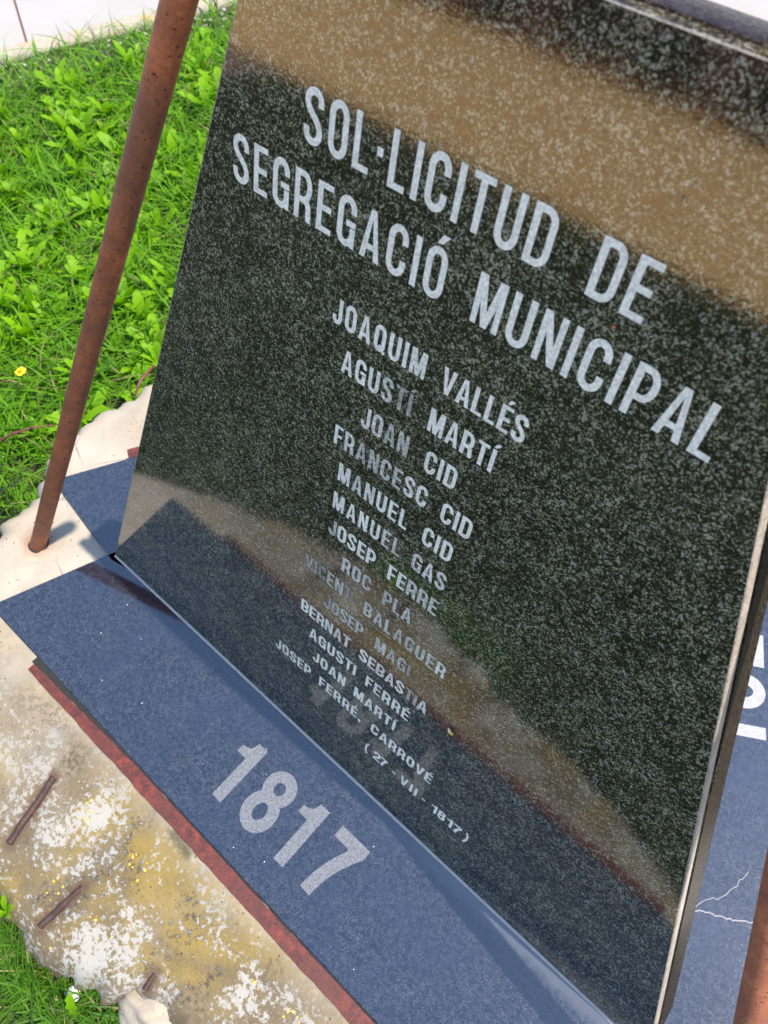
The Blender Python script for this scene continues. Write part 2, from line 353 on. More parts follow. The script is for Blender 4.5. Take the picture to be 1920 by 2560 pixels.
# kerb and pavement beyond the lawn (far left); KU runs along the kerb, KN points to the lawn
K0 = Vector((-1.583, 0.795, 0)); KU = Vector((0.199, 0.401, 0)).normalized(); KN = Vector((KU.y, -KU.x, 0))
ZP = -0.078
pv = empty("pavement", K0 + Vector((0, 0, ZP))); tag(pv, kind='structure')
sub = mesh_obj("paving_bed", [K0 + KU * a + KN * b + Vector((0, 0, ZP - 0.012)) for a, b in ((-6, 0), (12, 0), (12, -30), (-6, -30))], [(0, 1, 2, 3)], M_BED); sub.parent = pv; sub.matrix_parent_inverse = Matrix.Translation(-pv.location)
TA, TB = 0.46, 0.46
t_off = 0.075
tile_me = None
for i in range(-5, 9):
    for j in range(0, 5):
        a0 = t_off + i * TA; b0 = -0.004 - j * TB
        if tile_me is None:
            bm = prism([KU * 0.003, KU * (TA - 0.003), KU * (TA - 0.003) - KN * (TB - 0.006), KU * 0.003 - KN * (TB - 0.006)], (0, 0, -0.03), 0.002, 1)
            o = bm_obj("paving_slab", bm, M_PAVE, pv); tile_me = o.data
        else:
            o = bpy.data.objects.new("paving_slab", tile_me); COL.objects.link(o); o.parent = pv
        o.location = KU * a0 + KN * b0 + Vector((0, 0, random.uniform(-0.001, 0.001)))
far = mesh_obj("far_paving", [K0 + KU * a + KN * b + Vector((0, 0, ZP - 0.003)) for a, b in ((-6, -2.32), (12, -2.32), (12, -30), (-6, -30))], [(0, 1, 2, 3)], M_PAVE, pv); far.matrix_parent_inverse = Matrix.Translation(-pv.location)
kerb_me = None
KL = 0.92
for i in range(-3, 6):
    if kerb_me is None:
        prof = []
        for k in range(7):
            a = math.pi / 2 * k / 6; prof.append((0.034 + 0.018 * math.sin(a), -0.018 + 0.018 * math.cos(a)))
        prof = [(0.0, -0.10), (0.0, 0.0)] + prof + [(0.052, -0.10)]
        A = [KN * x + Vector((0, 0, z)) for x, z in prof]; V = A + [p + KU * (KL - 0.005) for p in A]; n = len(A)
        F = [tuple(range(n)), tuple(reversed(range(n, 2 * n)))] + [(k, (k + 1) % n, n + (k + 1) % n, n + k) for k in range(n)]
        o = mesh_obj("kerb_stone", V, F, M_KERB); kerb_me = o.data
    else:
        o = bpy.data.objects.new("kerb_stone", kerb_me); COL.objects.link(o)
    o.location = K0 + KU * (-0.30 + i * KL) + Vector((0, 0, ZP + 0.003))
    vis = i in (-1, 0, 1)
    tag(o, {-1: "cream kerb stone nearest the left picture edge, between lawn and paving", 0: "cream kerb stone left of the rusty tube with a small hole in its top", 1: "kerb stone with orange lichen between the rusty tube and the slab edge"}.get(i, "cream concrete kerb stone further along the lawn, outside the picture"), "kerb", "kerb stones along the pavement")

# things seen only mirrored in the polished slab: wall and shrubs beyond the square
bm = prism([(-45, -30, -0.1), (25, -30, -0.1), (25, -30, 3.4), (-45, -30, 3.4)], (0, -0.4, 0))
o = bm_obj("garden_wall", bm, M_BRICK); tag(o, "long dark terracotta wall closing the square behind the photographer", "wall")
for i in range(16):
    x = -36 + i * 3.3 + random.uniform(-0.5, 0.5); y = -27.4 + random.uniform(-0.4, 0.4); h = random.uniform(1.9, 3.0)
    root = empty("shrub", (x, y, -0.07)); tag(root, "dark evergreen shrub in the row in front of the terracotta wall", "shrub", "shrubs along the far wall")
    V, F = tube_mesh([(0, 0, 0), (0.03, 0, h * 0.5)], [0.06, 0.03], 8); mesh_obj("trunk", V, F, M_BARK, root)
    n = 900; P = RNG.normal(size=(n, 3)); P /= np.linalg.norm(P, axis=1)[:, None]; P *= (RNG.random(n) ** 0.4)[:, None]
    P = P * np.array([1.75, 0.9, h * 0.5]) * (0.85 + 0.15 * np.sin(P[:, :1] * 9 + i)) + np.array([0, 0, h * 0.52])
    D1 = RNG.normal(size=(n, 3)); D2 = RNG.normal(size=(n, 3)); s = 0.13
    D1 *= s / np.linalg.norm(D1, axis=1)[:, None]; D2 *= s / np.linalg.norm(D2, axis=1)[:, None]
    V = np.stack([P - D1, P - D2, P + D1, P + D2], 1).reshape(-1, 3); F = [(4 * k, 4 * k + 1, 4 * k + 2, 4 * k + 3) for k in range(n)]
    mesh_obj("crown", V.tolist(), F, M_HEDGE, root)

o = mesh_obj("rear_path", [(-1.0, 2.08, -0.074), (12, 2.08, -0.074), (12, 4.6, -0.074), (-2.3, 4.6, -0.074)], [(0, 1, 2, 3)], M_PAVE); tag(o, kind='structure')
bm = prism([(-30, 16, -0.1), (30, 16, -0.1), (30, 16, 4.5), (-30, 16, 4.5)], (0, 0.4, 0))  # unseen wall, added so the slab's top face mirrors something dark
o = bm_obj("garden_wall", bm, M_BRICK); tag(o, "unseen dark wall added far behind the monument to darken the reflection in the slab top", "wall")

# ------------------------------------------------------------------ concrete plinth
def pad_radius(a):
    """outline (plan) of the plinth about (0.5, 0.29); a in degrees"""
    keys = [(-180, .775), (-176, .765), (-170, .80), (-162, .80), (-156, .775), (-151, .805), (-146, .83), (-138, .81), (-130, .79), (-120, .785), (-112, .772), (-107.5, .760), (-104, .748), (-100, .738), (-97, .722),
            (-93, .692), (-90, .668), (-86, .655), (-80, .66), (-70, .68), (-60, .70), (-50, .72), (-35, .80), (-20, .78), (0, .74), (20, .72), (45, .74), (70, .80), (90, .84), (110, .80), (135, .74), (160, .745), (172, .735), (176, .745), (180, .775)]
    for (a0, r0), (a1, r1) in zip(keys, keys[1:]):
        if a0 <= a <= a1:
            t = (a - a0) / (a1 - a0); t = t * t * (3 - 2 * t) if r0 != r1 else t; return r0 + (r1 - r0) * t
    return .77
def wob(x, y, s, seed=0.0):
    return (math.sin(x * s + 1.3 * math.sin(y * s * 1.7 + seed)) + math.sin(y * s * 1.31 + 2.1 * math.sin(x * s * 0.8 + seed * 2)) + 0.6 * math.sin((x + y) * s * 2.3 + seed)) / 2.6
NA, NR = 420, 46
V = []; F = []
cx, cy = 0.5, 0.29
rebars = [((0.342, -0.408), (0.349, -0.339)), ((0.226, -0.375), (0.207, -0.279)), ((0.504, -0.358), (0.500, -0.338))]
def pad_z(x, y, t, R):
    r = math.hypot(x - cx, y - cy)
    z = -0.004
    # distance outside the triangle of granite strips
    d = 0.0
    for k in range(3):
        a = math.radians(120 * k - 90); d = max(d, (x - cx) * math.cos(a) + (y - cy) * math.sin(a) - (0.28868 + 0.215))
    if d > 0:
        z -= 0.10 * d + 0.25 * d * d
        z += 0.0022 * wob(x, y, 38, 1) * min(1, d / 0.03) + 0.0012 * wob(x, y, 110, 3) * min(1, d / 0.02)
    edge = R - r
    if edge < 0.03:
        e = max(0.0, 1 - edge / 0.03); z -= 0.018 * e ** 2.2
    for (ax, ay), (bx, by) in rebars:                      # shallow mould grooves round the bars
        vx, vy = bx - ax, by - ay; L2 = vx * vx + vy * vy; tt = max(0, min(1, ((x - ax) * vx + (y - ay) * vy) / L2))
        dd = math.hypot(x - ax - tt * vx, y - ay - tt * vy); z -= 0.004 * math.exp(-(dd / 0.009) ** 2)
    dd = math.hypot(x - 0.50, y + 0.385); z -= 0.012 * math.exp(-((dd) / 0.014) ** 2)      # hollow beside the front lobe
    return z
for j in range(NR + 5):
    for i in range(NA):
        a = -180 + 360 * i / NA; ar = math.radians(a); R = pad_radius(a)
        R *= 1 + 0.0035 * math.sin(a * 7.1 + 2 * math.sin(a * 1.7)) + 0.0025 * math.sin(a * 13.7) + 0.006 * math.sin(a * 0.6) + 0.004 * math.sin(a * 1.9 + 1) + 0.003 * math.sin(a * 4.3)
        if j <= NR:
            u = (j / NR) ** 0.62; r = R * u; x = cx + r * math.cos(ar); y = cy + r * math.sin(ar); z = pad_z(x, y, u, R)
        else:
            k = j - NR; r = R + (0.006, 0.010, 0.010, 0.004)[min(k - 1, 3)] + 0.004 * math.sin(a * 2.3 + k)
            x = cx + r * math.cos(ar); y = cy + r * math.sin(ar); z = pad_z(cx + R * math.cos(ar), cy + R * math.sin(ar), 1, R) - (0.009, 0.025, 0.055, 0.11)[min(k - 1, 3)]
        V.append((x, y, z))
for j in range(NR + 4):
    for i in range(NA):
        i2 = (i + 1) % NA
        if j == 0: F.append((i, NA + i2, NA + i)) if False else F.append((j * NA + i, j * NA + i2, (j + 1) * NA + i2, (j + 1) * NA + i))
        else: F.append((j * NA + i, j * NA + i2, (j + 1) * NA + i2, (j + 1) * NA + i))
F = [tuple(reversed(f)) for f in F]
bm = bmesh.new(); bv = [bm.verts.new(v) for v in V]
for f in F:
    try: bm.faces.new([bv[k] for k in f])
    except ValueError: pass
bmesh.ops.remove_doubles(bm, verts=bm.verts, dist=1e-5); bmesh.ops.recalc_face_normals(bm, faces=bm.faces)
plinth = bm_obj("concrete_plinth", bm, M_CONC, smooth=True)
tag(plinth, "rough rounded cream concrete plinth stained brown and white under the granite monument", "plinth")
# extra lump of mortar on the front edge
bm = bmesh.new(); bmesh.ops.create_icosphere(bm, subdivisions=4, radius=1.0)
for v in bm.verts:
    n = 1 + 0.13 * wob(v.co.x * 2, v.co.y * 2, 2.2, 4) + 0.07 * wob(v.co.x * 3, v.co.z * 3, 3, 1) + 0.03 * wob(v.co.x * 9, v.co.y * 9 + v.co.z * 7, 2.5, 2)
    v.co = Vector((v.co.x * 0.050 * n, v.co.y * 0.034 * n, v.co.z * 0.045 * n))
lob = bm_obj("mortar_lump", bm, M_CONC, plinth, smooth=True); lob.location = (0.520, -0.372, -0.074); lob.rotation_euler = (0, 0, 0.5)
# pebble of broken mortar by the grass
bm = bmesh.new(); bmesh.ops.create_icosphere(bm, subdivisions=2, radius=0.011)
for v in bm.verts: v.co *= 1 + 0.25 * wob(v.co.x * 90, v.co.y * 90, 2, 0); v.co.z *= 0.7
o = bm_obj("stone_chip", bm, M_PALE, smooth=True); o.location = (0.425, -0.437, -0.075); tag(o, "small white stone chip lying in the grass at the plinth edge", "stone")

for q, (p0, p1) in enumerate(rebars):
    L = (Vector(p1) - Vector(p0)).length; N = 60
    path = []; rad = []
    for k in range(N + 1):
        u = k / N; x = p0[0] + (p1[0] - p0[0]) * u; y = p0[1] + (p1[1] - p0[1]) * u
        R = pad_radius(math.degrees(math.atan2(y - cy, x - cx)))
        path.append((x, y, pad_z(x, y, 1, R) + 0.0034 - (0.005 * u if q != 1 else 0.001)))
        rad.append((0.0052 if q else 0.0048) * (1 + 0.05 * math.sin(k * 1.9)) * (0.72 if q == 2 else 1))
    V, F = tube_mesh(path, rad, 10)
    o = mesh_obj("iron_rod", V, F, M_REBAR, smooth=True)
    tag(o, ["short rusty iron rod embedded in the concrete just above the grass corner", "long rusty iron rod embedded in the concrete at the left picture edge", "rusty iron stub sunk in the concrete beside the front lobe"][q], "rod")

# ------------------------------------------------------------------ glyphs (condensed bold sans), cap height 1
def arc(cx, cy, rx, ry, a0, a1, n=12):
    return [(cx + rx * math.cos(math.radians(a0 + (a1 - a0) * i / n)), cy + ry * math.sin(math.radians(a0 + (a1 - a0) * i / n))) for i in range(n + 1)]
def bez(p0, p1, p2, p3, n=12):
    r = []
    for i in range(n + 1):
        t = i / n; a = (1 - t) ** 3; b = 3 * (1 - t) ** 2 * t; c = 3 * (1 - t) * t * t; d = t ** 3
        r.append((a * p0[0] + b * p1[0] + c * p2[0] + d * p3[0], a * p0[1] + b * p1[1] + c * p2[1] + d * p3[1]))
    return r
def ribbon(pts, w, closed=False):
    pts = [Vector((p[0], p[1])) for p in pts]
    q = [pts[0]]
    for p in pts[1:]:
        if (p - q[-1]).length > 1e-5: q.append(p)
    if closed and (q[0] - q[-1]).length < 1e-5: q.pop()
    pts = q; n = len(pts); L = []; R = []
    for i in range(n):
        if closed: a = pts[i - 1]; b = pts[(i + 1) % n]
        else: a = pts[max(i - 1, 0)]; b = pts[min(i + 1, n - 1)]
        p = pts[i]; d0 = (p - a).normalized() if (p - a).length > 1e-9 else (b - p).normalized(); d1 = (b - p).normalized() if (b - p).length > 1e-9 else d0
        t = (d0 + d1).normalized(); nrm = Vector((-t.y, t.x)); k = 1 / max(0.35, nrm.dot(Vector((-d1.y, d1.x))))
        L.append(p + nrm * w / 2 * k); R.append(p - nrm * w / 2 * k)
    out = []
    for i in range(n if closed else n - 1):
        j = (i + 1) % n; out.append([R[i], R[j], L[j], L[i]])
    return out
def rect(x0, y0, x1, y1): return [[Vector((x0, y0)), Vector((x1, y0)), Vector((x1, y1)), Vector((x0, y1))]]
def poly(*p): return [[Vector(q) for q in p]]
def glyph(ch, s=0.145, h=0.125, w=0.47):
    """returns (polys, width)"""
    L, R, T, B = s / 2, w - s / 2, 1 - h / 2, h / 2; c = w / 2; rx = (w - s) / 2; ry = 0.20
    acc = None
    if ch in 'ÍÉÓÀ': acc = ch; ch = {'Í': 'I', 'É': 'E', 'Ó': 'O', 'À': 'A'}[ch]
    g = []; W = w
    top = arc(c, T - ry, rx, ry, 0, 180); bot = arc(c, B + ry, rx, ry, 180, 360)
    if ch == 'O' or ch == 'Q':
        g = ribbon(top + bot, s, True)
        if ch == 'Q': g += ribbon([(c + 0.0, 0.24), (w - 0.01, -0.03)], s * 0.75)
    elif ch == 'C': g = ribbon([(R, 0.66)] + top + bot + [(R, 0.35)], s)
    elif ch == 'G': g = ribbon([(R, 0.68)] + top + bot + [(R, 0.40)], s) + rect(c - 0.01, 0.42, w, 0.42 + h) + rect(w - s * 0.8, 0.0, w, 0.3)
    elif ch == 'S':
        r2 = 0.17
        g = ribbon([(R, 0.69)] + arc(c, T - r2, rx, r2, 0, 180) + bez((L, T - r2), (L, 0.54), (R, 0.50), (R, B + r2), 14) + arc(c, B + r2, rx, r2, 0, -180) + [(L, 0.31)], s)
    elif ch == 'J': 
        W = w * 0.86; R = W - s / 2; rx = (W - s) / 2
        g = ribbon([(R, 1.0), (R, B + ry)] + arc(W / 2, B + ry, rx, ry, 0, -180) + [(L, 0.34)], s)
    elif ch == 'U': g = ribbon([(L, 1.0)] + arc(c, B + ry, rx, ry, 180, 360) + [(R, 1.0)], s)
    elif ch == 'D': g = rect(0, 0, s, 1) + ribbon([(s * 0.5, T)] + arc(c, T - ry, rx, ry, 90, 0) + arc(c, B + ry, rx, ry, 0, -90) + [(s * 0.5, B)], s * 0.95)
    elif ch in 'PRB':
        r1 = (0.54 - 0) / 2 if ch != 'B' else 0.23; ym = T - 2 * r1 + (0.02 if ch == 'R' else 0)
        rr = (T - ym) / 2
        g = rect(0, 0, s, 1) + ribbon([(s * 0.5, T), (c, T)] + arc(c, T - rr, rx, rr, 90, -90) + [(s * 0.5, ym)], s * 0.93)
        if ch == 'R': g += ribbon([(c - 0.02, ym)] + bez((c - 0.02, ym), (R + 0.02, ym), (R - 0.02, 0.3), (R, 0.0), 8), s)
        if ch == 'B':
            rr = (ym - B) / 2; g += ribbon([(s * 0.5, ym), (c, ym)] + arc(c, B + rr, rx * 1.05, rr, 90, -90) + [(s * 0.5, B)], s * 0.93)
    elif ch == 'E': W = w * 0.86; g = rect(0, 0, s, 1) + rect(0, 0, W, h) + rect(0, 1 - h, W, 1) + rect(0, 0.5 - h / 2, W * 0.93, 0.5 + h / 2)
    elif ch == 'F': W = w * 0.84; g = rect(0, 0, s, 1) + rect(0, 1 - h, W, 1) + rect(0, 0.48 - h / 2, W * 0.93, 0.48 + h / 2)
    elif ch == 'L': W = w * 0.82; g = rect(0, 0, s, 1) + rect(0, 0, W, h)
    elif ch == 'I': W = s; g = rect(0, 0, s, 1)
    elif ch == 'T': W = w * 0.92; g = rect(W / 2 - s / 2, 0, W / 2 + s / 2, 1) + rect(0, 1 - h, W, 1)
    elif ch == 'A':
        W = w * 1.08; m = W / 2
        g = poly((0, 0), (s, 0), (m + 0.005, 0.86), (m - s * 0.42, 1), (m - s * 0.5, 1)) + poly((W, 0), (m + s * 0.5, 1), (m - s * 0.42, 1), (m - 0.005, 0.86), (W - s, 0)) + rect(m - 0.13, 0.20, m + 0.13, 0.20 + h)
    elif ch == 'V':
        W = w * 1.06; m = W / 2
        g = poly((0, 1), (m - s * 0.5, 0), (m + s * 0.45, 0), (m + 0.01, 0.18), (s, 1)) + poly((W, 1), (W - s, 1), (m - 0.01, 0.18), (m - s * 0.45, 0), (m + s * 0.5, 0))
    elif ch == 'N': g = rect(0, 0, s * 0.93, 1) + rect(w - s * 0.93, 0, w, 1) + poly((0, 1), (w - s * 1.05, 0), (w, 0), (s * 1.05, 1))
    elif ch == 'M':
        W = w * 1.28; m = W / 2; q = s * 0.9
        g = rect(0, 0, q, 1) + rect(W - q, 0, W, 1) + poly((0, 1), (m - q * 0.5, 0), (m + q * 0.5, 0), (q * 1.35, 1)) + poly((W, 1), (W - q * 1.35, 1), (m - q * 0.5, 0), (m + q * 0.5, 0))
    elif ch == '·': W = s * 1.2; g = rect(0.01, 0.42, 0.01 + s, 0.42 + s * 1.15)
    elif ch == '-': W = 0.28; g = rect(0, 0.36, 0.27, 0.36 + h)
    elif ch == ',': W = s; g = poly((0, 0), (s * 0.4, -0.16), (s * 0.75, -0.16), (s, 0), (s, s), (0, s))
    elif ch == '(': W = 0.26; g = ribbon(bez((0.24, 1.08), (0.02, 0.75), (0.02, 0.2), (0.24, -0.18), 10), s * 0.8)
    elif ch == ')': W = 0.26; g = ribbon(bez((0.02, 1.08), (0.24, 0.75), (0.24, 0.2), (0.02, -0.18), 10), s * 0.8)
    elif ch == '1':
        W = w * 0.80; x0 = W - s
        g = rect(x0, 0, W, 1) + poly((0, 0.70), (x0 + 0.01, 0.70), (x0 + 0.01, 0.995), (x0 * 0.72, 0.90), (x0 * 0.4, 0.84), (0, 0.825)) if False else rect(x0, 0, W, 1) + [[Vector(p) for p in q] for q in (
            ((0, 0.70), (x0 + 0.01, 0.70), (x0 + 0.01, 0.84), (0, 0.82)), ((0, 0.82), (x0 + 0.01, 0.83), (x0 * 0.75, 0.865), (x0 * 0.35, 0.83)), ((x0 * 0.7, 0.83), (x0 + 0.01, 0.83), (x0 + 0.01, 1.0), (x0 * 0.93, 0.93)))]
    elif ch == '7': g = rect(0, 1 - h * 1.12, w, 1) + ribbon(bez((w - s * 0.35, 0.93), (w * 0.62, 0.68), (w * 0.36, 0.4), (w * 0.34, 0.0), 10), s) + poly((w - s * 1.3, 1 - h * 1.3), (w, 1 - h * 1.1), (w, 1 - h * 0.9), (w - s * 1.6, 1 - h))
    elif ch == '8':
        yb = 0.545; r1 = (T - yb) / 2; r2 = (yb - B) / 2
        g = ribbon(arc(c, T - r1, rx * 0.93, r1, 0, 360, 28), s * 0.92, True) + ribbon(arc(c, B + r2, rx, r2, 0, 360, 28), s * 0.96, True)
    elif ch == '2':
        r2 = 0.22; g = ribbon([(L, 0.66)] + arc(c, T - r2, rx, r2, 180, 0) + bez((R, T - r2), (R, 0.45), (L + 0.03, 0.35), (L + 0.01, 0.06), 12), s) + rect(0, 0, w, h)
    elif ch == '0': return glyph('O', s, h, w)
    if acc:
        m = W / 2; g += poly((m - 0.07, 1.07), (m + 0.04, 1.07), (m + 0.19, 1.25), (m + 0.03, 1.25))
    return g, W
def solid_tris(polys):
    vs = []; fs = []
    for p in polys:
        if sum(p[i].x * p[(i + 1) % len(p)].y - p[(i + 1) % len(p)].x * p[i].y for i in range(len(p))) < 0: p = list(reversed(p))
        fs.append(list(range(len(vs), len(vs) + len(p)))); vs += [Vector((v.x, v.y)) for v in p]
    r = delaunay_2d_cdt(vs, [], fs, 1, 1e-5)
    V, F, of = r[0], r[2], r[5]
    F2 = [f for f, o_ in zip(F, of) if len(o_) > 0]
    used = sorted({i for f in F2 for i in f}); mp = {a: b for b, a in enumerate(used)}
    return [V[i] for i in used], [tuple(mp[i] for i in f) for f in F2]
GC = {}
def letter_obj(name, ch, origin, ux, uy, size, wear, mat, parent, s, h, w, lift=0.0004):
    key = (ch, s, h, w)
    if key not in GC:
        g, W = glyph(ch, s, h, w); GC[key] = (*solid_tris(g), W)
    V, F, W = GC[key]
    up = ux.cross(uy)
    P = [origin + ux * v.x * size + uy * v.y * size + up * lift for v in V]
    o = mesh_obj(name, P, F, mat, parent)
    at = o.data.attributes.new("wear", 'FLOAT', 'POINT'); at.data.foreach_set('value', [wear] * len(P))
    return W
def set_word(word, x0, x1, y, size, plane, wear, mat, parent, name="letter", s=0.145, h=0.125, w=0.47, wears=None):
    """letters spaced to span x0..x1 on baseline y of plane = (origin, ux, uy)"""
    org, ux, uy = plane
    Ws = []
    for ch in word:
        key = (ch, s, h, w)
        if key not in GC: g, W = glyph(ch, s, h, w); GC[key] = (*solid_tris(g), W)
        Ws.append(GC[key][2])
    tot = sum(Ws) * size; n = len(word)
    gap = (x1 - x0 - tot) / (n - 1) if n > 1 else 0
    x = x0
    for i, ch in enumerate(word):
        wv = wears[i] if wears else wear
        letter_obj(name, ch, org + ux * x + uy * y, ux, uy, size, wv, mat, parent, s, h, w)
        x += Ws[i] * size + gap

# ------------------------------------------------------------------ the granite monument
TH = 0.27759; KE = 0.3346; VT = 0.950; TK = 0.062
def face_frame(k):
    """origin, along, up-the-slope and outward normal of face k (0 front, 1 right, 2 left/back)"""
    a = math.radians(120 * k); org = [Vector((0, 0, 0)), Vector((1, 0, 0)), Vector((0.5, 0.8660254, 0))][k]
    ux = Vector((math.cos(a), math.sin(a), 0)); inn = Vector((-math.sin(a), math.cos(a), 0))
    uy = inn * math.sin(TH) + Vector((0, 0, math.cos(TH))); n = ux.cross(uy)
    return org, ux, uy, n
def slab_pts(fr, quad, depth=0.0):
    org, ux, uy, n = fr; return [org + ux * x + uy * v - n * depth for x, v in quad]
# front slab: face plate + joint + backing leaf
fr = face_frame(0); n0 = fr[3]
quad = [(0.0, 0.004), (1.0, 0.004), (1.0 - KE * VT, VT), (KE * VT, VT)]
slab = empty("inscribed_slab", (0.5, 0, 0)); tag(slab, "leaning polished black granite slab inscribed with a title and names in white capitals", "stone slab")
def child(o, parent):
    o.parent = parent; o.matrix_parent_inverse = Matrix.Translation(-parent.location); return o
bm = prism(slab_pts(fr, quad), -n0 * 0.014, 0.0013, 2)
face = bm_obj("face_plate", bm, M_SLAB); face.data.materials.append(M_SAWN); child(face, slab)
for p in face.data.polygons:
    if abs(p.normal.dot(n0)) < 0.97: p.material_index = 1
    if p.normal.dot(fr[2]) > 0.8: p.material_index = 0
q2 = [(0.004, 0.004), (0.996, 0.004), (1.0 - KE * VT - 0.004, VT - 0.004), (KE * VT + 0.004, VT - 0.004)]
o = bm_obj("joint", prism(slab_pts(fr, q2, 0.0145), -n0 * 0.0035), M_GAP); child(o, slab)
bm = prism(slab_pts(fr, quad, 0.0185), -n0 * (TK - 0.0185), 0.0022, 1)
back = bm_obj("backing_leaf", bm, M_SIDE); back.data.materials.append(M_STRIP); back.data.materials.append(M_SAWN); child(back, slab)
for p in back.data.polygons:
    if p.normal.dot(fr[2]) > 0.9: p.material_index = 1
    elif p.area < 0.002 and p.normal.dot(n0) < -0.2: p.material_index = 2
# pale mortar line under the slab
bm = prism([Vector((0.0, -0.0014, 0.0003)), Vector((1.0, -0.0014, 0.0003)), Vector((1.0, 0.02, 0.0003)), Vector((0.0, 0.02, 0.0003))], (0, 0, 0.0026), 0.0005, 1)
o = bm_obj("mortar_line", bm, M_MORTAR); child(o, slab)
# lettering
PL = (fr[0], fr[1], fr[2])
hold = slab
def words(y, size, items, **kw):
    for it in items:
        n_before = set(bpy.data.objects.keys())
        word, x0, x1, wear = it[:4]
        wears = wear if hasattr(wear, '__len__') else None
        set_word(word, x0, x1, y, size, PL, 0 if wears else wear, M_LETTER, None, wears=wears, **kw)
lets_before = set(o.name for o in COL.objects)
words(0.8076, 0.0380, [("SOL·LICITUD", .3627, .5715, 0), ("DE", .6004, .6395, 0)], s=0.138, h=0.120, w=0.47)
words(0.7493, 0.0378, [("SEGREGACIÓ", .2894, .5030, 0), ("MUNICIPAL", .5291, .7112, 0)], s=0.138, h=0.120, w=0.47)
NK = dict(s=0.165, h=0.135, w=0.50)
words(0.6810, 0.0232, [("JOAQUIM", .4072, .5035, [0, 0, 0, .1, 0, .15, .3]), ("VALLÉS", .5193, .5964, 0)], **NK)
words(0.6400, 0.0230, [("AGUSTÍ", .4223, .4983, [.05, .15, .3, .5, .72, .75]), ("MARTÍ", .5165, .5801, [.2, .05, 0, 0, 0])], **NK)
words(0.5991, 0.0230, [("JOAN", .4509, .5035, [.35, .45, .65, .62]), ("CID", .5217, .5542, [.3, .05, 0])], **NK)
words(0.5595, 0.0228, [("FRANCESC", .4242, .5327, [.15, .4, .65, .62, .55, .58, .35, .25]), ("CID", .5489, .5807, [.1, .05, 0])], **NK)
words(0.5193, 0.0228, [("MANUEL", .4342, .5195, [.35, .5, .4, .2, .1, 0]), ("CID", .5378, .5703, 0)], **NK)
words(0.4797, 0.0226, [("MANUEL", .4324, .5190, [.3, .2, .05, .3, .5, .55]), ("GAS", .5337, .5731, [.5, .35, .4])], **NK)
NK = dict(s=0.175, h=0.145, w=0.52)
words(0.4404, 0.0224, [("JOSEP", .4313, .4946, [.6, .15, .05, 0, 0]), ("FERRE", .5113, .5734, [0, .3, .5, .5, .5])], **NK)
words(0.4003, 0.0222, [("ROC", .4553, .4953, [.45, .5, .6]), ("PLA", .5124, .5498, [.62, .55, .5])], **NK)
words(0.3607, 0.0220, [("VICENT", .4050, .4742, [.72, .78, .8, .6, .58, .78]), ("BALAGUER", .4924, .6029, [.55, .55, .5, .6, .58, .55, .5, .35])], **NK)
words(0.3195, 0.0218, [("JOSEP", .4393, .4980, [.72, .66, .6, .6, .58]), ("MAGI", .5159, .5657, [.55, .6, .6, .72])], **NK)
NK = dict(s=0.185, h=0.155, w=0.56)
words(0.2786, 0.0215, [("BERNAT", .4059, .4839, [.0, .1, .3, .4, .4, .35]), ("SEBASTIA", .4986, .5982, [.15, .3, .4, .35, .2, .7, .68, .35])], **NK)
words(0.2388, 0.0214, [("AGUSTI", .4234, .4991, 0), ("FERRÉ", .5150, .5807, [0, .35, .05, 0, 0])], **NK)
words(0.1985, 0.0212, [("JOAN", .4335, .4878, [.2, .05, .05, 0]), ("MARTÍ", .5026, .5680, 0)], **NK)
words(0.1555, 0.0210, [("JOSEP", .3693, .4337, [.4, .35, .3, .3, .25]), ("FERRÉ,", .4485, .5209, [.05, 0, 0, .05, .1, .1]), ("CARROVÉ", .5376, .6343, 0)], **NK)
words(0.1015, 0.0205, [("(", .5365, .5440, 0), ("27", .5509, .5737, 0), ("-", .5827, .5883, .2), ("VII", .5961, .6234, 0), ("-", .6313, .6373, .2), ("1817", .6461, .6928, 0), (")", .6985, .7040, 0)], **NK)
for o in [o for o in COL.objects if o.name not in lets_before]: child(o, slab)

# the two other slabs close the pyramid behind it
for k, lab in ((1, "right rear polished black granite slab of the three sided monument"), (2, "left rear polished black granite slab of the three sided monument")):
    f_ = face_frame(k); kk = 0.4752
    a0, a1 = (0.086, 0.0) if k == 1 else (0.0, 0.086)
    qd = [(a0, 0.004), (1 - a1, 0.004), (1 - a1 - kk * 0.93, 0.93), (a0 + kk * 0.93, 0.93)]
    bm = prism(slab_pts(f_, qd), -f_[3] * 0.022, 0.0012, 1)
    o = bm_obj("rear_slab", bm, M_SLAB); tag(o, lab, "stone slab")

# base strips, flush with the plinth, each with its year
def strip_poly(k, z):
    org, ux, uy, n = face_frame(k); out = Vector((ux.y, -ux.x, 0))
    def P(x, y): return org + ux * x + out * y + Vector((0, 0, z))
    # local x, outward y ; corners slightly rounded
    raw = [(-0.008, -0.004), (-0.0835, 0.1868), (1.0835, 0.1868), (1.008, -0.004), (0.96, -0.06), (0.04, -0.06)]
    pts = []
    for i, (x, y) in enumerate(raw):
        if i in (1, 2):
            a = Vector(raw[i - 1]); b = Vector((x, y)); c = Vector(raw[i + 1]); d0 = (a - b).normalized(); d1 = (c - b).normalized(); r = 0.010
            for t in (0, .25, .5, .75, 1):
                q = (b + d0 * r) * (1 - t) ** 2 + b * 2 * t * (1 - t) + (b + d1 * r) * t * t; pts.append(P(*q))
        else: pts.append(P(x, y))
    return pts, P, org, ux, out
strip_labels = ["blue black polished granite base strip marked 1817 in front of the inscribed slab", "polished granite base strip with hairline cracks and large pale digits at the right", "polished granite base strip behind the left rusty tube"]
years = ["1817", "1820", "1832"]
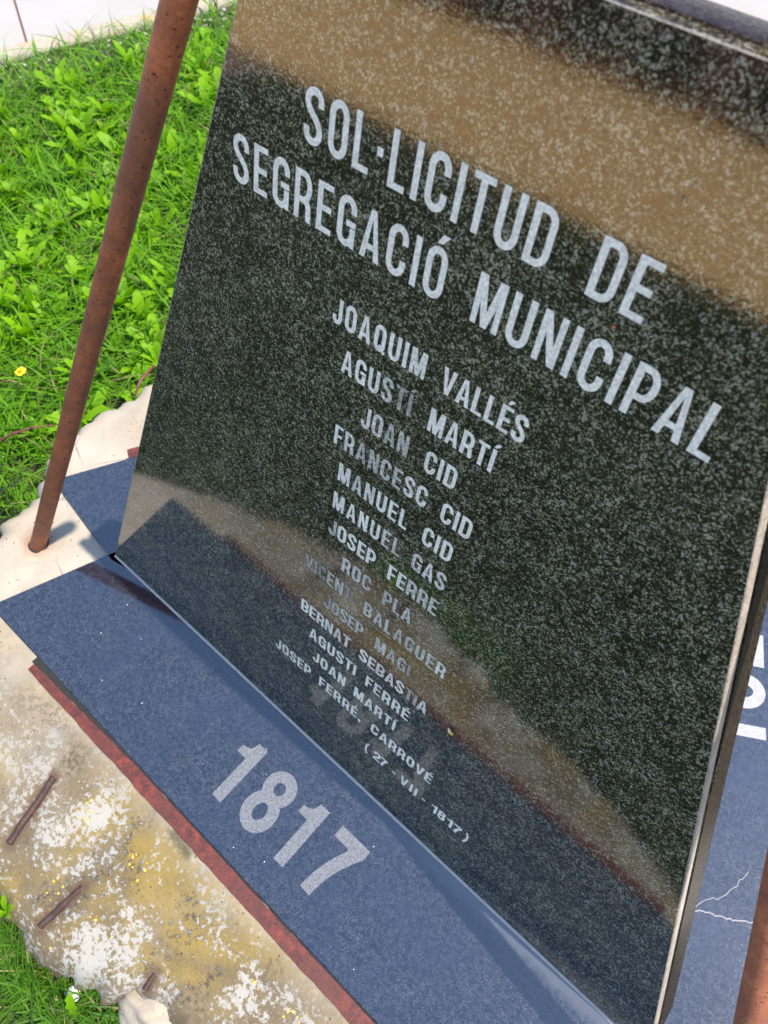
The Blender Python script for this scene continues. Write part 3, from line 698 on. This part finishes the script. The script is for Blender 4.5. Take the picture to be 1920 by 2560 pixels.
for k in range(3):
    pts, P, org, ux, out = strip_poly(k, 0.0)
    st = empty("base_strip", org + ux * 0.5 + out * 0.09); tag(st, strip_labels[k], "base stone")
    bm = prism(list(reversed(pts)), (0, 0, -0.03), 0.0010, 1)
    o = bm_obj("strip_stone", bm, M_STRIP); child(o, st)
    PLb = (org + out * 0.1427, ux, -out)
    before = set(x.name for x in COL.objects)
    for ch, x0, ww in zip(years[k], (0.3815, 0.4385, 0.5040, 0.5620), (0.47, 0.58, 0.47 if k == 0 else 0.56, 0.55)):
        letter_obj("digit", ch, PLb[0] + ux * x0, ux, -out, 0.0905, 0.0, M_DIGIT if k == 0 else M_DIGIT2, None, 0.19, 0.165, ww)
    for o in [o for o in COL.objects if o.name not in before]: child(o, st)
    if k == 1:      # pale hairline cracks
        for ci, cp in enumerate(([(0.960, 0.168), (0.965, 0.187), (0.978, 0.201), (0.985, 0.224), (0.989, 0.251)], [(0.958, 0.165), (0.973, 0.176), (0.984, 0.181), (1.001, 0.190), (1.022, 0.204), (1.05, 0.217)])):
            fine = []
            for (ax, ay), (bx, by) in zip(cp, cp[1:]):
                for q in range(5):
                    t = q / 5; fine.append((ax + (bx - ax) * t + random.uniform(-.0016, .0016), ay + (by - ay) * t + random.uniform(-.0016, .0016)))
            fine.append(cp[-1])
            rb = ribbon(fine, 0.0008 if ci == 0 else 0.0014); V = []; F = []
            for q in rb: F.append(tuple(range(len(V), len(V) + 4))); V += [(v.x, v.y, 0.0003) for v in q]
            o = mesh_obj("crack", V, F, M_CRACK); child(o, st)
    # iron edging with a dark joint, a thing of its own
    ed = empty("iron_edging", org + ux * 0.5 + out * 0.2)
    tag(ed, ["rusty red flat iron edging along the front of the base strip marked 1817", "rusty red iron edging along the right base strip", "short visible end of rusty red iron edging behind the left rusty tube"][k], "edging")
    def seg(x0, x1, y0, y1, z0, z1, name, mat, rough=0.0):
        n = 90; V = []; F = []
        for i in range(n + 1):
            x = x0 + (x1 - x0) * i / n; e1 = rough * wob(x * 1.0, k, 60, 2) + rough * 0.6 * wob(x, k, 190, 5)
            yi = y0 - 0.0062 * min(1, max(0, (x - 0.12) / 0.16))
            for y, z in ((yi, z1), (y1 + e1, z1 + 0.0003 * wob(x, 1, 90, 3)), (y1 + e1, z0), (yi, z0)): V.append(P(x, y) + Vector((0, 0, z)))
        for i in range(n):
            for j in range(4): F.append((i * 4 + j, i * 4 + (j + 1) % 4, (i + 1) * 4 + (j + 1) % 4, (i + 1) * 4 + j))
        F += [(3, 2, 1, 0), (n * 4, n * 4 + 1, n * 4 + 2, n * 4 + 3)]
        bm_ = bmesh.new(); vv = [bm_.verts.new(v) for v in V]
        for f in F: bm_.faces.new([vv[i] for i in f])
        bmesh.ops.recalc_face_normals(bm_, faces=bm_.faces)
        o_ = bm_obj(name, bm_, mat); child(o_, ed)
    seg(0.050, 0.950, 0.1950, 0.2085, -0.02, -0.0022, "iron_bar", M_RED, 0.0008)
    # dirt joint, wide on the left and closing to the right
    V = []; F = []; n = 80
    for i in range(n + 1):
        x = 0.045 + 0.91 * i / n; gw = 0.0092 - 0.0080 * min(1, i / n * 3.6) + 0.0012 * wob(x, 0, 120, 1)
        V += [P(x, 0.1866) + Vector((0, 0, -0.0016)), P(x, 0.1872 + gw) + Vector((0, 0, -0.0012))]
    for i in range(n): F.append((2 * i, 2 * i + 1, 2 * i + 3, 2 * i + 2))
    o = mesh_obj("dirt_joint", V, F, M_GAP); child(o, ed)

# ------------------------------------------------------------------ rusty tubes
poles = [((-0.118, -0.069), (0.4345, 0.356), "rusty brown steel tube leaning over the left corner of the monument", M_POLE),
         ((1.1225, -0.070), (-0.460, 0.430), "rusty orange steel tube at the right corner of the monument", M_POLE2),
         ((0.5, 1.15), (0.060, -0.620), "rusty steel tube rising behind the monument", M_POLE)]
for (bx, by), (dx, dy), lab, mt in poles:
    H = 1.20
    path = [Vector((bx + dx * z, by + dy * z, z)) for z in np.linspace(-0.02, H, 60)]
    root = empty("steel_tube", (bx, by, 0)); tag(root, lab, "steel tube")
    V, F = tube_mesh(path, 0.0127, 32); o = mesh_obj("tube", V, F, mt, smooth=True); child(o, root)
    bm = bmesh.new(); bmesh.ops.create_cone(bm, cap_ends=True, segments=28, radius1=0.019, radius2=0.013, depth=0.004)
    for v in bm.verts: v.co.x *= 1 + 0.1 * math.sin(v.co.y * 300)
    o = bm_obj("rust_collar", bm, M_REBAR, smooth=True); o.location = (bx - 0.002, by, -0.003); child(o, root)

# ------------------------------------------------------------------ grass
def in_pad(x, y, m=0.0):
    a = math.degrees(math.atan2(y - cy, x - cx)); return math.hypot(x - cx, y - cy) < pad_radius(a) + m
def blades(P, H, W, lean, name, mat=None):
    n = len(P); az = RNG.random(n) * 2 * math.pi; d = np.stack([np.cos(az), np.sin(az), np.zeros(n)], 1)
    side = np.stack([-np.sin(az + RNG.normal(0, .5, n)), np.cos(az), np.zeros(n)], 1)
    L = lean * (0.4 + RNG.random(n)); V = np.zeros((n, 7, 3)); up = np.array([0, 0, 1.0])
    for k, (t, wv) in enumerate(((0, 0.7), (0.35, 1.0), (0.7, 0.75))):
        c = P + up * (H * (t - 0.35 * L * t * t))[:, None] + d * (H * L * t * t * 1.15)[:, None]
        V[:, 2 * k] = c - side * (W * wv / 2)[:, None]; V[:, 2 * k + 1] = c + side * (W * wv / 2)[:, None]
    V[:, 6] = P + up * (H * (1 - 0.35 * L))[:, None] + d * (H * L * 1.15)[:, None]
    base = (np.arange(n) * 7)[:, None]
    F4 = np.concatenate([base + np.array([[0, 1, 3, 2]]), base + np.array([[2, 3, 5, 4]])], 0); F3 = base + np.array([[4, 5, 6]])
    me = bpy.data.meshes.new(name); nv = n * 7
    me.vertices.add(nv); me.vertices.foreach_set('co', V.reshape(-1))
    loops = np.concatenate([F4.reshape(-1), F3.reshape(-1)]); tot = np.concatenate([np.full(len(F4), 4), np.full(len(F3), 3)]); st_ = np.concatenate([[0], np.cumsum(tot)[:-1]])
    me.loops.add(len(loops)); me.loops.foreach_set('vertex_index', loops.astype(np.int32))
    me.polygons.add(len(tot)); me.polygons.foreach_set('loop_start', st_.astype(np.int32)); me.polygons.foreach_set('loop_total', tot.astype(np.int32))
    me.update(calc_edges=True); me.validate(); me.polygons.foreach_set('use_smooth', [True] * len(tot)); me.materials.append(mat or M_GRASS)
    o = bpy.data.objects.new(name, me); COL.objects.link(o); return o
def kdist(x, y): return (x - K0.x) * KN.x + (y - K0.y) * KN.y       # distance lawnwards from the kerb joint
def scatter(n, x0, x1, y0, y1, margin=0.012, kmin=0.06, clump=0.0):
    out = []
    while len(out) < n:
        xs = RNG.uniform(x0, x1, n); ys = RNG.uniform(y0, y1, n)
        for x, y in zip(xs, ys):
            if in_pad(x, y, margin) or kdist(x, y) < kmin: continue
            if clump and wob(x, y, 23, 2) + wob(x, y, 61, 5) * 0.7 < -clump and random.random() < 0.8: continue
            kd = kdist(x, y)
            if kd < 0.20 and random.random() < 0.72: continue
            out.append((x, y, ZG - 0.004))
            if len(out) >= n: break
    return np.array(out)
P1 = scatter(42000, -1.75, 0.35, -0.06, 1.9, clump=0.35)
dpad = np.array([math.hypot(x - cx, y - cy) - pad_radius(math.degrees(math.atan2(y - cy, x - cx))) for x, y, z in P1])
H1 = (0.02 + 0.085 * RNG.random(len(P1)) ** 1.6) * np.clip(0.55 + dpad * 3, 0.5, 1.0)
blades(P1, H1, RNG.uniform(0.0018, 0.0052, len(P1)), 1.15, "grass")
P2 = scatter(1500, 0.22, 0.55, -0.50, -0.38, clump=0.7)
blades(P2, RNG.uniform(0.025, 0.075, len(P2)), RNG.uniform(0.0016, 0.0038, len(P2)), 0.8, "front_grass", M_GRASS3)
P3 = [p for p in scatter(52000, -4.5, 2.8, -4.5, -0.06) if not (0.22 < p[0] < 0.55 and p[1] > -0.50)]; P3 = np.array(P3)
blades(P3, RNG.uniform(0.03, 0.075, len(P3)), RNG.uniform(0.004, 0.009, len(P3)), 0.8, "mown_grass", M_GRASS2)
P5 = np.array([p for p in scatter(26000, -0.7, 2.0, -1.3, 0.8) if not (0.22 < p[0] < 0.55 and p[1] > -0.50) and not (p[0] < 0 and p[1] > -0.06)])
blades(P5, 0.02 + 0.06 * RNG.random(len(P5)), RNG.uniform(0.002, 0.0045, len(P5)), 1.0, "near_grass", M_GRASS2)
P4 = scatter(14000, 0.3, 2.8, -0.25, 2.05)
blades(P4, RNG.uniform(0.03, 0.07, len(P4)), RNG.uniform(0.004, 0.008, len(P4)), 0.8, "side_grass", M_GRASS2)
for nm in ("grass", "front_grass", "near_grass", "mown_grass", "side_grass"): tag(bpy.data.objects[nm], {"grass": "bright green grass between the plinth and the kerb", "front_grass": "short green grass at the front corner of the plinth", "mown_grass": "mown lawn behind the photographer", "near_grass": "fine dark grass growing close round the plinth", "side_grass": "lawn to the right of the monument"}[nm], "grass", kind='stuff')

# ------------------------------------------------------------------ weeds: dandelion rosettes with toothed leaves
def leaf_mesh(name, L, W, teeth, curl, round_=False):
    n = 9; V = []; F = []
    for i in range(n + 1):
        t = i / n
        wv = (math.sin(math.pi * min(1, t * 0.93 + 0.05)) ** 0.8) * (0.35 + 0.65 * t if not round_ else 0.6 + 0.4 * t)
        if round_: wv = max(0.05, math.sqrt(max(0, 1 - ((t - 0.68) / 0.34) ** 2))) if t > 0.34 else 0.06
        if teeth and i % 2 == 0 and 0 < i < n: wv *= 0.58
        if i == n: wv = 0.04
        x = L * (t - curl * 0.25 * t * t); z = L * (0.30 * t - curl * 0.55 * t * t)
        V += [(x - 0.004 * (i % 2), -W / 2 * wv, z + 0.10 * W * wv), (x, 0, z), (x - 0.004 * (i % 2), W / 2 * wv, z + 0.10 * W * wv)]
    for i in range(n):
        b = i * 3; F += [(b, b + 1, b + 4, b + 3), (b + 1, b + 2, b + 5, b + 4)]
    me = bpy.data.meshes.new(name); me.from_pydata(V, [], F); me.update(); me.polygons.foreach_set('use_smooth', [True] * len(me.polygons)); me.materials.append(M_WEED); return me
LM = [leaf_mesh("leaf", 0.085, 0.026, True, 0.5), leaf_mesh("leaf", 0.070, 0.022, False, 0.3), leaf_mesh("leaf", 0.060, 0.020, True, 0.8), leaf_mesh("leaf", 0.075, 0.030, False, 0.6)]
LR = [leaf_mesh("leaf", 0.050, 0.030, False, 0.4, True)]
def weed(x, y, nl, meshes, tilt, sc, z=ZG, lab="leafy green dandelion rosette growing among the lawn grass", grp="dandelion rosettes in the lawn"):
    r = empty("weed_plant", (x, y, z)); tag(r, lab, "weed", grp)
    a0 = random.random() * 6.28
    for i in range(nl):
        o = bpy.data.objects.new("leaf", random.choice(meshes)); COL.objects.link(o); o.parent = r
        s_ = sc * random.uniform(0.7, 1.2); o.scale = (s_, s_ * random.uniform(0.85, 1.15), s_)
        o.rotation_euler = (random.uniform(-0.35, 0.35), -random.uniform(*tilt), a0 + i * 6.283 / nl * 1.0 + random.uniform(-0.35, 0.35))
        o.location = (0, 0, 0.004)
    return r
# where the lawn shows in the picture
cnt = 0; tries = 0
while cnt < 150 and tries < 6000:
    tries += 1
    x = random.uniform(-1.55, -0.15); y = random.uniform(-0.02, 1.35)
    if in_pad(x, y, 0.05) or kdist(x, y) < 0.22: continue
    v = Vector((x, y, -0.03)) - CAM; zc = v.dot(RZ); px = 960 + 1970.5 * v.dot(RX) / zc; py = 1280 + 1970.5 * v.dot(RY) / zc
    if not (-60 < px < 640 and -20 < py < 1130): continue
    weed(x, y, random.randint(5, 9), LM, (0.35, 1.2), random.uniform(0.75, 1.25)); cnt += 1
for (x, y) in ((-0.31, 0.17), (-0.30, 0.25), (-0.33, 0.30), (-0.36, 0.12)):
    weed(x, y, 7, LR, (0.4, 1.1), 0.75, ZG, "low weed with small round leaves close to the plinth edge", "round leaved weeds by the plinth")
wd = weed(0.452, -0.450, 1, [LM[0]], (0.95, 0.95), 0.80, -0.082, "single bright toothed dandelion leaf standing at the front corner of the plinth", None)
wd.children[0].rotation_euler = (0.1, -1.0, 2.2)
weed(0.285, -0.435, 5, [LM[3]], (0.5, 1.0), 0.5, -0.06, "small leafy weed at the left picture edge beside the plinth", None)
weed(0.505, -0.43, 4, LM, (0.5, 0.9), 0.6, -0.085, "small weed beside the lobe of the plinth at the bottom of the picture", None)

# dandelion in flower
fp = Vector((-0.450, 0.127, 0.004))
fl = empty("dandelion", (-0.475, 0.112, ZG)); tag(fl, "yellow dandelion flower on a thin stem left of the rusty tube", "flower")
V, F = tube_mesh([(-0.475, 0.112, ZG), (-0.466, 0.118, -0.05), (-0.452, 0.126, 0.0)], [0.0016, 0.0015, 0.0015], 8); o = mesh_obj("stem", V, F, M_WEED, smooth=True); child(o, fl)
V = []; F = []
for ring, (cn, rr, tl) in enumerate(((26, 0.0155, 0.10), (22, 0.0120, 0.45), (16, 0.008, 0.9), (9, 0.004, 1.2))):
    for i in range(cn):
        a = 6.283 * i / cn + ring * 0.2 + random.uniform(-.08, .08); d = Vector((math.cos(a) * math.cos(tl), math.sin(a) * math.cos(tl), math.sin(tl)))
        s_ = Vector((-math.sin(a), math.cos(a), 0)) * 0.0013; L = 0.68 * rr * random.uniform(0.75, 1.1) if ring == 0 else 0.0072 * random.uniform(.8, 1.1)
        b = len(V); V += [fp - s_ * 0.6, fp + s_ * 0.6, fp + d * L + s_, fp + d * L - s_]; F.append((b, b + 1, b + 2, b + 3))
o = mesh_obj("flower_head", V, F, M_PETAL); child(o, fl)
for i in range(4):
    o = bpy.data.objects.new("leaf", LM[i % 4]); COL.objects.link(o); o.parent = fl; o.rotation_euler = (0, -0.4, i * 1.7); o.scale = (0.8,) * 3

# single long stems and blades that read on their own
def blade_path(pts, w, name, mat, label, cat="grass blade"):
    pts = [Vector(p) for p in pts]; n = 14; V = []; F = []
    for i in range(n + 1):
        t = i / n; a = pts[0] * (1 - t) ** 2 + pts[1] * 2 * t * (1 - t) + pts[2] * t * t
        tg = ((pts[1] - pts[0]) * (1 - t) + (pts[2] - pts[1]) * t).normalized(); sd = tg.cross((a - CAM).normalized()).normalized()
        wv = w * (0.5 + 0.5 * math.sin(math.pi * min(1, t + 0.25))) * (1 - t ** 3) + 0.0002
        V += [a - sd * wv / 2, a + Vector((0, 0, -wv * 0.2)), a + sd * wv / 2]
    for i in range(n): b = i * 3; F += [(b, b + 1, b + 4, b + 3), (b + 1, b + 2, b + 5, b + 4)]
    o = mesh_obj(name, V, F, mat, smooth=True); tag(o, label, cat); return o
blade_path([(-0.42, 0.06, ZG), (-0.36, 0.08, 0.02), (-0.235, 0.085, 0.004)], 0.005, "grass_blade", M_GRASS, "long green grass blade reaching over the concrete right of the left tube")
blade_path([(-0.62, 0.20, ZG), (-0.60, 0.22, 0.06), (-0.50, 0.16, 0.02)], 0.005, "grass_blade", M_WEED, "arched yellow green stalk left of the rusty tube above the dandelion flower")
blade_path([(-0.40, -0.02, ZG), (-0.43, 0.02, 0.06), (-0.52, 0.12, 0.05)], 0.006, "grass_blade", M_WEED, "wide upright yellow green blade at the left picture edge above the plinth")
V, F = tube_mesh([(-0.410, 0.000, -0.065), (-0.385, 0.035, -0.042), (-0.365, 0.070, -0.040), (-0.345, 0.105, -0.05)], [0.0022, 0.0024, 0.002, 0.0014], 8)
o = mesh_obj("runner_stem", V, F, M_STEM, smooth=True); tag(o, "dark red runner stem lying over grass left of the rusty tube", "stem")
V, F = tube_mesh([(-0.248, 0.235, -0.012), (-0.262, 0.262, -0.004), (-0.272, 0.305, -0.005)], [0.002, 0.0025, 0.002], 8)
o = mesh_obj("runner_stem", V, F, M_STEM, smooth=True); tag(o, "short dark twig on the concrete beside the left slab edge", "twig")

# pebbles at the kerb
V = []; F = []
bm0 = bmesh.new(); bmesh.ops.create_icosphere(bm0, subdivisions=1, radius=1); iv = [v.co.copy() for v in bm0.verts]; bm0.verts.index_update(); if_ = [tuple(v.index for v in f.verts) for f in bm0.faces]; bm0.free()
for i in range(380):
    a = random.uniform(-0.3, 1.3); b = 0.058 + abs(random.gauss(0, 0.075)); p = K0 + KU * a + KN * b; s_ = random.uniform(0.0025, 0.007)
    z = ZG + 0.004; base = len(V); rz = random.random() * 6.28; sx, sy, sz = s_ * random.uniform(.8, 1.4), s_, s_ * random.uniform(.45, .8)
    for v in iv:
        x, y = v.x * sx, v.y * sy; V.append((p.x + x * math.cos(rz) - y * math.sin(rz), p.y + x * math.sin(rz) + y * math.cos(rz), z + v.z * sz))
    F += [tuple(base + k for k in f) for f in if_]
o = mesh_obj("gravel", V, F, M_PEBBLE, smooth=True); tag(o, "white pebbles strewn along the kerb", "gravel", kind='stuff')
# grit on the pale strips
def on_slab(x, v, lift): return fr[0] + fr[1] * x + fr[2] * v + n0 * lift
V = []; F = []
for i in range(16):
    x = random.uniform(-0.03, 0.95); y = -random.uniform(0.004, 0.182); s_ = random.uniform(0.0005, 0.0011); b = len(V)
    for v in iv: V.append((x + v.x * s_, y + v.y * s_, 0.0004 + v.z * s_ * 0.5))
    F += [tuple(b + k for k in f) for f in if_]
o = mesh_obj("grit", V, F, M_PALE, smooth=True); tag(o, "tiny pale grit on the front base strip", "grit", kind='stuff')
# petal and flecks stuck on the slab
def petal(name, x, v, L, W, ang, mat, label):
    V = []; n = 8
    for i in range(n + 1):
        t = i / n; wv = W * math.sin(math.pi * min(0.98, t + 0.06)) ** 0.7; cxx = L * (t - 0.5); 
        for sgn in (-1, 0, 1):
            lx = cxx; ly = sgn * wv / 2; X = lx * math.cos(ang) - ly * math.sin(ang); Y = lx * math.sin(ang) + ly * math.cos(ang)
            V.append(on_slab(x + X, v + Y, 0.0012 + 0.0008 * abs(sgn) + 0.0015 * (t - 0.5) ** 2))
    F = []
    for i in range(n): b = 3 * i; F += [(b, b + 1, b + 4, b + 3), (b + 1, b + 2, b + 5, b + 4)]
    o = mesh_obj(name, V, F, mat, smooth=True); tag(o, label, "petal")
petal("dry_petal", 0.6305, 0.2905, 0.010, 0.0045, 1.9, M_DRY, "pale dry petal stuck on the lower middle of the inscribed slab")
petal("dry_petal", 0.6345, 0.2890, 0.006, 0.0035, 1.3, M_PETAL, "small yellow petal beside the pale petal on the inscribed slab")
petal("leaf_fragment", 0.626, 0.799, 0.0026, 0.0020, 0.4, M_ORANGE, "tiny orange fleck under the word DE on the inscribed slab")
petal("leaf_fragment", 0.784, 0.339, 0.0040, 0.0016, 0.1, M_ORANGE, "tiny orange fleck at the lower right of the inscribed slab")
print("objects", len(bpy.data.objects))
